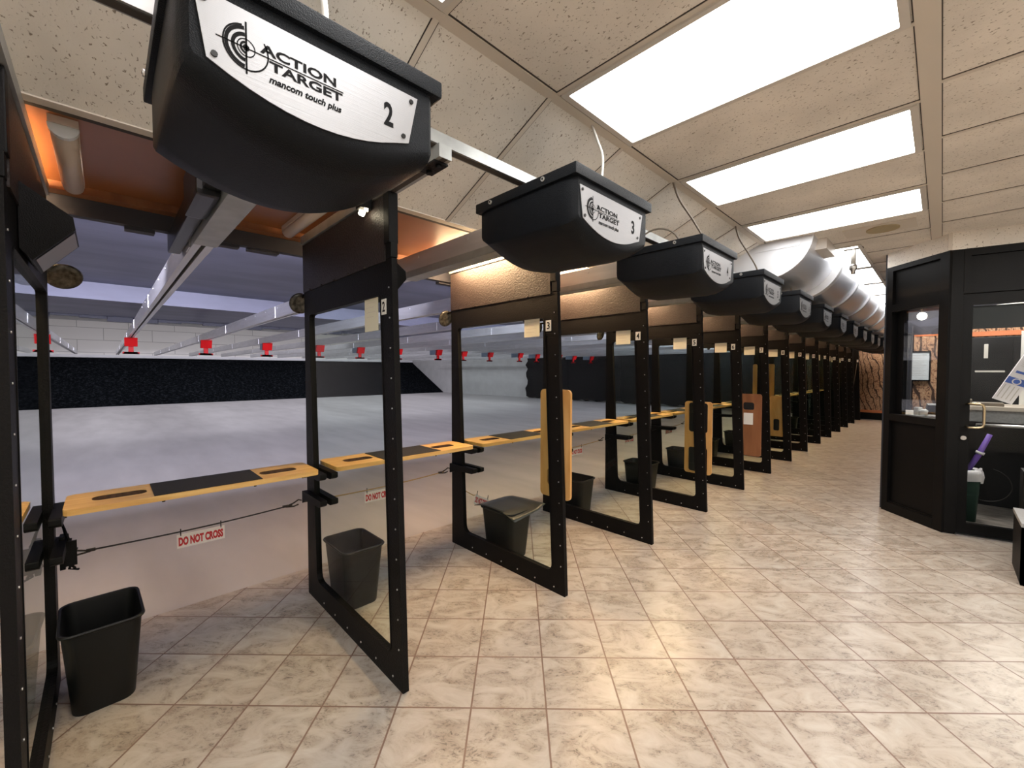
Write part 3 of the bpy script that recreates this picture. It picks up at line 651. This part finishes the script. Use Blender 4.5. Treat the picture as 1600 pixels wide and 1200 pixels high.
def sign(k, X, yc, zt, rx=0, dx=0):
    w, h = .235, .082
    t = empty('warning_sign', (X, yc, zt)); t.rotation_euler = (rx, 0, dx); tag(t, f'white DO NOT CROSS sign with red letters hanging from the cord of lane {k}', 'sign', 'DO NOT CROSS signs under the shelves')
    b = MB(); b.box(-.001, .001, -w / 2, w / 2, -h - .02, -.02); b.cur = 1
    b.text('DO NOT CROSS', (.0015, -w / 2 + .008, -h - .008), (0, 1, 0), (0, 0, 1), w - .016, .052, 0, .06); b.cur = 2
    b.build('sign_board', [M['clearp'], M['redink'], M['white']], t)
    for s in (-1, 1):
        b = MB(); b.tube([(0, s * w * .42, .012), (0, s * w * .42, -.03)], .003, 6); b.build('tie', M['cord'], t)
for k in (2, 3, 5, 6, 7, 8):
    X, yc, zz = cord(k); sign(k, X, {2: .40, 3: 1.52}.get(k, yc), zz)
cord(4, True)
sign(4, -2.88, YS[3] + .21, .42, -.45, .3)
b = MB(); 
for i in range(6): b.tube([(-3.0 + .02 * math.sin(i), YS[1] + .035 + .01 * i, .80 - .03 * i), (-2.96, YS[1] + .06, .72 - .03 * i), (-2.99, YS[1] + .03 + .012 * i, .60 - .01 * i)], .006, 6)
b.box(-3.0, -2.93, YS[1] + .03, YS[1] + .05, .58, .74, .004); b.box(-2.92, -2.91, YS[1] + .05, YS[1] + .09, .60, .72)
tag(b.build('hook_cluster', M['black']), 'tangle of black hooks and straps hung on the rear post of divider 1', 'hooks')

# ---------------------------------------------------------------- bins
def bin_meshes():
    b = MB(); R = []
    def rr(w, d, z, r=.05): return [(p[0], p[1], z) for p in rrect(-w, w, -d, d, r, 5)]
    R = [rr(.15, .105, 0), rr(.152, .107, .006), rr(.183, .134, .375), rr(.192, .143, .380), rr(.195, .146, .388), rr(.192, .143, .394), rr(.184, .135, .392), rr(.181, .132, .38), rr(.147, .102, .012)]
    b.rings(R, True, (True, True)); return b
bm0 = None
def waste_bin(x, y, rz, label, lean=0):
    global bm0
    if bm0 is None: o = bin_meshes().build('waste_bin', M['binm'], None, 40); bm0 = o
    else: o = bm0.copy(); C.objects.link(o)
    o.location = (x, y, 0); o.rotation_euler = (0, 0, rz); tag(o, label, 'waste bin', 'black waste bins in the stalls'); return o
waste_bin(-2.79, YS[1] + .17, .03, 'black plastic waste bin against divider 1 at the left edge')
waste_bin(-2.76, YS[2] + .185, .0, 'open black waste bin behind the glass of divider 2')
waste_bin(-2.55, YS[3] + .19, .02, 'black waste bin covered by a curled sheet behind divider 3')
for k in (4, 5, 6, 7, 8, 9, 10, 11): waste_bin(-2.74 + random.uniform(-.05, .12), YS[k] + .19, random.uniform(-.1, .1), f'black waste bin standing behind divider {k}')
# sheet on bin
b = MB(); n = 14; vs = []
for i in range(n + 1):
    for j in range(n + 1):
        u, v = i / n, j / n; x = -2.80 + .50 * u; y = YS[3] + .045 + .36 * v
        z = .402 + .004 * math.sin(3 * u) - .055 * max(0, u - .72) * 3.0 * (1 - v) + .055 * max(0, v - .78) * 2 * u - .03 * max(0, .2 - u) * 4
        vs.append((x, y, z))
b.add(vs, [(i * (n + 1) + j, (i + 1) * (n + 1) + j, (i + 1) * (n + 1) + j + 1, i * (n + 1) + j + 1) for i in range(n) for j in range(n)], True)
o = b.build('rubber_sheet', mat('satin_black_sheet', (.03, .032, .034), .3)); md = o.modifiers.new('s', 'SOLIDIFY'); md.thickness = .003
tag(o, 'curled glossy black sheet lying over the waste bin behind divider 3', 'sheet')

# ---------------------------------------------------------------- duct
t = empty('air_duct', (-1.27, 0, 2.86)); tag(t, 'large shiny round air duct with white flanges running below the ceiling', 'air duct')
def disc_ring(y, r0, r1, n=48): return
def cyl(b, y0, y1, r, n=48, caps=True):
    rg = [[(r * math.cos(2 * math.pi * i / n), yy, r * math.sin(2 * math.pi * i / n)) for i in range(n)] for yy in (y0, y1)]
    b.rings(rg, True, (caps, caps))
b = MB(); cyl(b, 4.82, 6.0, .40); b.build('duct_segment', M['duct'], t, 40)
b = MB(); cyl(b, 4.79, 4.82, .405); b.prism([rrect(-.10, .30, -.12, -.04, .02, 3)], 4.784, 4.79, 'y'); b.build('end_cap', M['ductw'], t, 40)
yy = 6.0
for i in range(7):
    b = MB(); cyl(b, yy, yy + .10, .475); b.build('flange', M['ductw'], t, 40)
    b = MB(); cyl(b, yy + .1, yy + 1.35, .45); b.build('duct_segment', M['duct'], t, 40)
    yy += 1.35
# the boxed-in top of the duct, hanging pipe, speaker
b = MB(); b.box(-1.262, -.80, 5.0, 5.45, 2.72, ZC - .002); tag(b.build('duct_take_off', M['frame']), 'white boxed take-off joining the duct to the ceiling', 'duct box')
t = empty('hanging_pipe', (-.674, 5.646, ZC)); tag(t, 'grey hanging pipe with fittings dropping from the ceiling beside the duct', 'pipe')
b = MB(); b.tube([(0, 0, 0), (0, 0, -.20)], .022, 10); b.build('pipe', M['cable'], t)
b = MB(); b.tube([(0, 0, -.17), (0, 0, -.185), (0, 0, -.22), (0, 0, -.235), (0, 0, -.27)], [.028, .033, .033, .022, .018], 10); b.build('fitting', M['alu'], t)
b = MB(); b.box(-.08, .08, -.03, .03, -.012, -.002); b.build('ceiling_plate', M['dcable'], t)
t = empty('ceiling_speaker', (-.40, 5.03, ZC)); tag(t, 'oval grey speaker grille set in a ceiling plate left of the office', 'speaker')
b = MB(); b.box(-.27, .22, -.15, .15, -.008, -.001); b.build('mounting_plate', M['tbar'], t)
b = MB(); b.rings([[(.115 * math.cos(a), .115 * math.sin(a), z) for a in [2 * math.pi * i / 28 for i in range(28)]] for z in (-.018, -.008)], False); b.build('grille', M['olive'], t)

# ---------------------------------------------------------------- office booth
A = Vector((-.444, 6.189, 0)); B = Vector((.02, 5.69, 0)); D = Vector((.497, 5.792, 0))
def wall_xf(p0, p1):
    d = (p1 - p0).normalized(); n = Vector((0, 0, 1)).cross(d)       # n points into the office
    return Matrix(((d.x, n.x, 0, p0.x), (d.y, n.y, 0, p0.y), (0, 0, 1, 0), (0, 0, 0, 1)))
XA = wall_xf(A, B); XB = wall_xf(B, D)
HT = 2.665
b = MB()
b.box(0, .075, 0, .10, 0, HT, .004, XA); b.box(.60, .695, 0, .10, 0, HT, .004, XA)
b.box(.075, .60, .0, .09, 2.615, HT, 0, XA); b.box(.075, .60, 0, .09, 2.175, 2.255, 0, XA); b.box(.075, .60, 0, .09, 1.0, 1.075, .004, XA); b.box(.075, .60, 0, .09, 0, .10, 0, XA)
b.box(.075, .60, .03, .06, 2.25, 2.62, 0, XA); b.box(.075, .60, .03, .06, .10, 1.0, 0, XA); b.box(.07, .17, .06, .09, 1.07, 2.18, 0, XA)
b.box(.075, .60, .012, .03, .095, .115, 0, XA)
# door wall
b.box(0, .105, 0, .10, 0, HT, 0, XB); b.box(.105, 1.4, 0, .10, 2.255, 2.30, 0, XB); b.box(.105, 1.4, .03, .06, 2.25, HT, 0, XB); b.box(.105, .15, -.004, .03, 2.27, HT, 0, XB); b.box(.105, 1.4, 0, .1, 2.6, HT, 0, XB)
b.box(1.08, 1.5, 0, .10, 0, 2.3, 0, XB)
tag(b.build('wall_office', M['black']), 'black framed office booth wall with angled corner', kind='structure')
b = MB(); b.box(.17, .60, .045, .051, 1.07, 2.18, 0, XA); tag(b.build('window_1', M['oglass']), 'fixed glass window in the angled office wall', kind='structure')
b = MB(); b.box(.0, .68, .0, .10, HT, ZC - .001, 0, XA); b.box(.0, 3.6, .0, .1, HT, ZC - .001, 0, XB); tag(b.build('trim_8', M['ceil']), 'tile bulkhead above the office booth', kind='structure')
b = MB(); b.box(-.01, .02, -.012, 0, HT, ZC - .001, 0, XB); tag(b.build('trim_9', M['tbar']), kind='structure')
dr = empty('door_1', (0, 0, 0)); tag(dr, 'black framed glass office door with brass pull handle', kind='structure')
b = MB(); b.prism([rrect(.11, 1.07, .012, 2.25, .002, 1), rrect(.175, .98, .115, 2.15, .006, 2)[::-1]], .02, .065, 'y', False, XB); b.build('door_frame', M['black'], dr)
b = MB(); b.box(.175, .98, .04, .046, .115, 2.15, 0, XB); b.build('pane', M['oglass'], dr)
b = MB(); b.box(.175, .98, .07, .085, 1.93, 2.14, 0, XB); b.build('door_top_band', M['topband'], dr)  # dark band across the top of the door glass
def xp(X, *p): return tuple(X @ Vector(p))
b = MB(); b.tube([xp(XB, *p) for p in ((.155, .02, 1.235), (.155, -.02, 1.24), (.16, -.05, 1.24), (.215, -.055, 1.24), (.24, -.055, 1.23), (.248, -.055, 1.20), (.248, -.055, 1.06), (.24, -.055, 1.03), (.215, -.055, 1.02), (.16, -.05, 1.02), (.155, -.02, 1.02), (.155, .02, 1.025))], .0105, 10); b.build('pull_handle', M['brass'], dr)
b = MB(); b.tube([xp(XB, .24, .10, 1.035), xp(XB, .95, .10, 1.035)], .014, 8); b.build('push_bar', M['alu'], dr)
b = MB(); b.tube([xp(XB, .138, .02, .915), xp(XB, .138, .008, .915)], .02, 14); b.tube([xp(XB, .138, .012, .915), xp(XB, .138, .004, .915)], .012, 10); b.build('lock', M['alu'], dr)
b = MB(); b.box(.10, 1.05, -.03, .06, .001, .012, 0, XB); b.build('threshold', M['alu'], dr)

# inside the office
b = MB(); b.prism([[(-.38, 6.28), (.05, 5.82), (3.38, 6.53), (3.38, 9.5), (-.38, 9.5)]], .001, .004, 'z'); tag(b.build('floor_office', M['offfloor']), kind='structure')
b = MB(); b.box(-.42, 3.38, 9.5, 9.6, 0, ZC); b.box(-.46, -.40, 6.25, 9.5, 0, ZC); b.cur = 1; b.box(-.40, 3.38, 9.48, 9.5, .9, 2.35); b.cur = 2; b.box(.2, 3.38, 9.44, 9.48, 2.06, 2.13)
tag(b.build('wall_office_inner', [M['darkb'], M['camo'], M['orange']]), 'office back wall with camouflage paper above orange stripe', kind='structure')
area('end_wall_fill', (-1.0, 16.2, 2.78), (0, .5, -1), .6, .6, 26, (1, .93, .85))  # added lamp, brightens the camouflage end wall
area('office_window_fill', (.1, 6.75, 2.78), (0, .12, -1), .4, .6, 26, (1, .95, .9))  # added close behind the window to brighten the dim interior
area('office_lamp', (.7, 8.3, 2.78), (0, 0, -1), .9, .9, 34, (1, .95, .88))
t = empty('office_counter', (0, 0, 0)); tag(t, 'office counter with pale front edge and dark grey apron behind the glass door', 'counter')
b = MB(); b.box(.17, 2.6, 6.62, 7.25, 1.125, 1.165); b.build('worktop', M['desk'], t)
b = MB(); b.box(.18, 2.6, 6.66, 6.70, 1.0, 1.125); b.build('apron', M['greymetal'], t)
b = MB(); b.box(.18, 2.6, 7.2, 7.24, .005, 1.125); b.build('back_panel', M['frosted'], t)
b = MB(); b.box(.78, .86, 6.7, 7.2, .005, 1.125); b.build('leg_panel', M['frosted'], t)
t = empty('window_desk', (0, 0, 0)); tag(t, 'low dark desk under the angled office window', 'desk')
b = MB(); b.prism([[(-.36, 6.33), (-.02, 5.97), (.15, 6.1), (.15, 7.2), (-.36, 7.2)]], 1.0, 1.03, 'z'); b.build('desk_top', M['greymetal'], t)
b = MB(); b.box(-.34, .1, 6.5, 7.1, .005, 1.0); b.build('desk_body', M['frosted'], t)
b = MB()
b.box(-.06, .07, 0, .10, 0, .035, .008); b.box(-.03, .02, .02, .08, .03, .12, .015); b.tube([(.05, .05, .03), (.055, .05, .085), (.05, .05, .10)], [.03, .036, .018], 10)
o = b.build('tape_dispenser', M['white']); o.location = (-.20, 6.26, 1.03); o.rotation_euler = (0, 0, -.7); tag(o, 'small white plastic dispenser on the desk behind the angled window', 'dispenser')
b = MB(); b.box(-.12, .12, -.09, .09, 0, .02, .004); b.box(-.11, .11, .05, .09, .02, .14, .006, Matrix.Rotation(.5, 4, 'X')); o = b.build('card_terminal', M['frosted']); o.location = (.0, 6.32, 1.03); o.rotation_euler = (0, 0, .3); tag(o, 'dark tilted card terminal on the desk behind the angled window', 'terminal')
b = MB(); b.box(-.10, .10, -.07, .07, 0, .05, .004, Matrix.Rotation(.35, 4, 'X')); b.box(-.16, -.1, -.05, .0, .0, .09); o = b.build('paper_tray', M['cable']); o.location = (-.25, 6.42, 1.03); tag(o, 'grey paper tray leaning at the left of the angled window', 'tray')
t = empty('framed_notice', (.09, 8.2, 1.62)); tag(t, 'printed notice in a dark frame on the camouflage panel seen through the angled window', 'framed notice')
NW = wall_xf(Vector((-.40, 7.62, 0)), Vector((.10, 7.62, 0)))
t.location = (-.215, 7.45, 1.60)
b = MB(); b.prism([rrect(-.115, .115, -.19, .19, .004, 1), rrect(-.10, .10, -.175, .175, .004, 1)[::-1]], -.02, .0, 'y'); b.build('frame', M['black'], t)
b = MB(); b.box(-.10, .10, -.012, -.006, -.175, .175); b.cur = 1
for i in range(13): b.box(-.075, .075 - .02 * (i % 3), -.0128, -.012, .135 - i * .021, .139 - i * .021)
b.build('sheet', [mat('pale_blue_sheet', (.68, .74, .78), .6), M['cable']], t)
b = MB(); b.box(-.26, .12, 7.47, 7.49, 1.035, 1.98); b.cur = 1; b.box(-.26, .12, 7.465, 7.494, 1.98, 2.0); tag(b.build('display_panel', [M['camo'], M['orange']]), 'camouflage covered panel behind the framed notice in the office', 'panel')
b = MB(); b.box(-.36, -.27, 7.2, 7.5, 1.03, 2.1); b.box(-.39, .12, 7.5, 7.56, 1.03, 2.3); tag(b.build('cabinet_column', M['darkb']), 'dark post beside the camouflage panel in the office', 'post')
for i in range(5):
    pass
b = MB(); 
for i in range(7): x = -.335 + i * .012; b.tube([(x, 7.0 + .02 * i, 2.0), (x + .02 * math.sin(i), 6.9, 1.6), (x - .015, 6.85 + .02 * i, 1.25), (x + .01 * i, 6.7, 1.035)], .004, 5)
tag(b.build('cable_bundle', M['cord']), 'bundle of dark cables hanging at the left inside the angled window', 'cables')
t = empty('bright_lamp', (-.19, 7.3, 2.22)); tag(t, 'small glaring lamp near the top of the angled office window', 'lamp')
b = MB(); b.rings([[(.045 * math.sin(f) * math.cos(a), .045 * math.sin(f) * math.sin(a), .045 * math.cos(f)) for a in [2 * math.pi * i / 14 for i in range(14)]] for f in [.05 + 3.04 * j / 8 for j in range(9)]]); b.build('bulb', M['bulb'], t)
b = MB(); b.tube([(0, 0, .04), (0, 0, ZC - 2.22)], .015, 8); b.build('stem', M['black'], t)
# through the door
t = empty('cardboard_box', (.46, 7.0, 1.21)); t.rotation_euler = (0, .42, 0); tag(t, 'leaning white box with blue band and round emblem on the office counter', 'box')
b = MB(); b.box(-.075, .075, -.05, .05, .0, .52); b.cur = 1; b.box(-.0755, .0755, -.051, -.05, .20, .27); b.box(-.05, .05, -.051, -.05, .32, .345); b.cur = 0
b.rings([[(.034 * math.cos(a), yq, .235 + .034 * math.sin(a)) for a in [2 * math.pi * i / 20 for i in range(20)]] for yq in (-.0525, -.051)], False); b.cur = 1
b.rings([[(.024 * math.cos(a), yq, .235 + .024 * math.sin(a)) for a in [2 * math.pi * i / 20 for i in range(20)]] for yq in (-.0535, -.0525)], False); b.cur = 2
for i in range(4): b.box(-.06 + i * .034, -.052 + i * .034, -.051, -.05, .03, .18)
for i in range(5): b.box(-.05, .05, -.051, -.05, .40 + i * .02, .403 + i * .02)
b.build('carton', [M['bag'], M['blue'], M['cable']], t)
b = MB(); b.box(.22, .46, 6.70, 6.90, 1.166, 1.20, .004); b.box(.22, .235, 6.72, 6.89, 1.2, 1.23); tag(b.build('wooden_tray', M['dcable']), 'flat dark tray on the office counter left of the white box', 'tray')
b = MB(); b.box(.60, .72, 7.23, 7.24, 1.166, 1.98); b.cur = 1
for i in range(4): b.box(.62, .70, 7.225, 7.2295, 1.38 + i * .15, 1.44 + i * .15)
tag(b.build('paper_chart', [M['white'], M['cable']]), 'tall white paper chart hanging behind the white box', 'paper')
t = empty('black_cabinet', (.55, 9.2, 0)); tag(t, 'tall black metal cabinet at the back of the office', 'cabinet')
b = MB(); b.box(-.28, .52, -.2, .2, 0.005, 2.02, .006); b.build('body', M['frosted'], t)
b = MB(); b.box(-.25, .10, -.215, -.202, .1, 1.98); b.build('door', M['frosted'], t)
b = MB(); b.box(.13, .49, -.215, -.202, .1, 1.98); b.build('door', M['frosted'], t)
b = MB(); b.box(-.14, -.10, -.218, -.2155, 1.72, 1.92); b.box(.22, .28, -.218, -.2155, 1.80, 1.88); b.box(-.22, .06, -.218, -.2155, 1.52, 1.545); b.build('label_strip', M['cable'], t)
t = empty('exit_sign', (.36, 8.0, 2.16)); tag(t, 'green and white exit sign seen through the office door', 'exit sign')
b = MB(); b.box(-.06, .10, -.02, .02, .0, .16, .004); b.cur = 1; b.box(-.05, .05, -.022, -.02, .01, .08); b.build('sign_body', [M['white'], M['exitg']], t)
b = MB(); b.rings([[(.16 * r * math.cos(a), .16 * r * math.sin(a), z) for a in [2 * math.pi * i / 24 for i in range(24)]] for r, z in ((1.4, 2.36), (1.4, 2.34), (1.0, 2.28), (.3, 2.25))], True); b.tube([(0, 0, 2.36), (0, 0, ZC)], .01, 6); o = b.build('round_ceiling_lamp', M['white']); o.location = (.62, 8.1, 0); tag(o, 'white dish shaped ceiling lamp inside the office', 'lamp')
# mop bucket / bin with brush
t = empty('office_bin', (.20, 6.36, 0.004)); t.scale = (.85, .85, .92); tag(t, 'dark green bin lined with a white bag behind the office door', 'bin')
b = MB(); b.rings([[(p[0], p[1], z) for p in rrect(-w, w, -w, w, .03, 3)] for w, z in ((.085, 0), (.115, .52), (.12, .53), (.11, .53))], True); b.build('body', M['green'], t)
b = MB(); b.rings([[(p[0] + .01 * math.sin(3 * i), p[1], z + .015 * math.sin(i * 1.7)) for i, p in enumerate(rrect(-w, w, -w, w, .04, 3))] for w, z in ((.125, .45), (.135, .52), (.125, .575), (.10, .56))], True, (False, False)); b.build('bag_liner', M['bag'], t)
t = empty('purple_duster', (.20, 6.36, -.03)); tag(t, 'purple handled duster standing in the green bin', 'duster')
b = MB(); b.tube([(.01, 0, .55), (.08, 0, .72), (.15, 0, .93)], [.022, .024, .020], 10); b.build('handle', M['purple'], t)
b = MB(); b.tube([(.083, 0, .725), (.092, 0, .75)], .034, 10); b.build('collar', M['bag'], t)
b = MB(); b.tube([(.34 + .17 * math.cos(a), 6.42, .38 + .17 * math.sin(a)) for a in [-2.2 + 3.5 * i / 18 for i in range(19)]], .004, 6); tag(b.build('looped_wire', M['cord']), 'thin looped wire hanging beside the green bin', 'wire')
# bench at the right edge
t = empty('black_bench', (.425, 4.68, 0)); tag(t, 'black bench with grey top at the right edge of the walkway', 'bench')
b = MB(); b.box(0, .9, 0, .04, 0, .42); b.box(0, .04, 0, .5, 0, .42); b.box(.86, .9, 0, .5, 0, .44); b.build('body', M['black'], t)
b = MB(); b.box(-.005, .905, -.005, .5, .42, .45, .004); b.build('top', M['greymetal'], t)
t = empty('tall_black_case', (.47, 5.22, 0)); tag(t, 'taller black case standing behind the bench, before the office door', 'case')
b = MB(); b.box(0, .6, 0, .2, 0.0, .74, .006); b.build('body', M['black'], t)
b = MB(); b.box(.02, .58, .02, .18, .741, .75); b.build('lid', M['greymetal'], t)
# wire hanging over lane 2, thin wire on soffit
b = MB(); b.tube([(-3.10, -.1 + i * .1, 2.47 + .012 * math.sin(i * .9)) for i in range(12)], .004, 5)
tag(b.build('soffit_wire', M['cable']), 'thin pale wire clipped along the back edge of the soffit', 'wire')
b = MB(); b.tube([(-2.72, .36, 2.475), (-2.72, .36, 2.43)], .012, 8); b.tube([(-2.72, .36, 2.43), (-2.72, .36, 2.41)], .018, 8); b.box(-2.74, -2.70, .34, .38, 2.40, 2.408)
tag(b.build('sprinkler_head', M['brass']), 'small brass sprinkler head under the brown soffit', 'sprinkler')
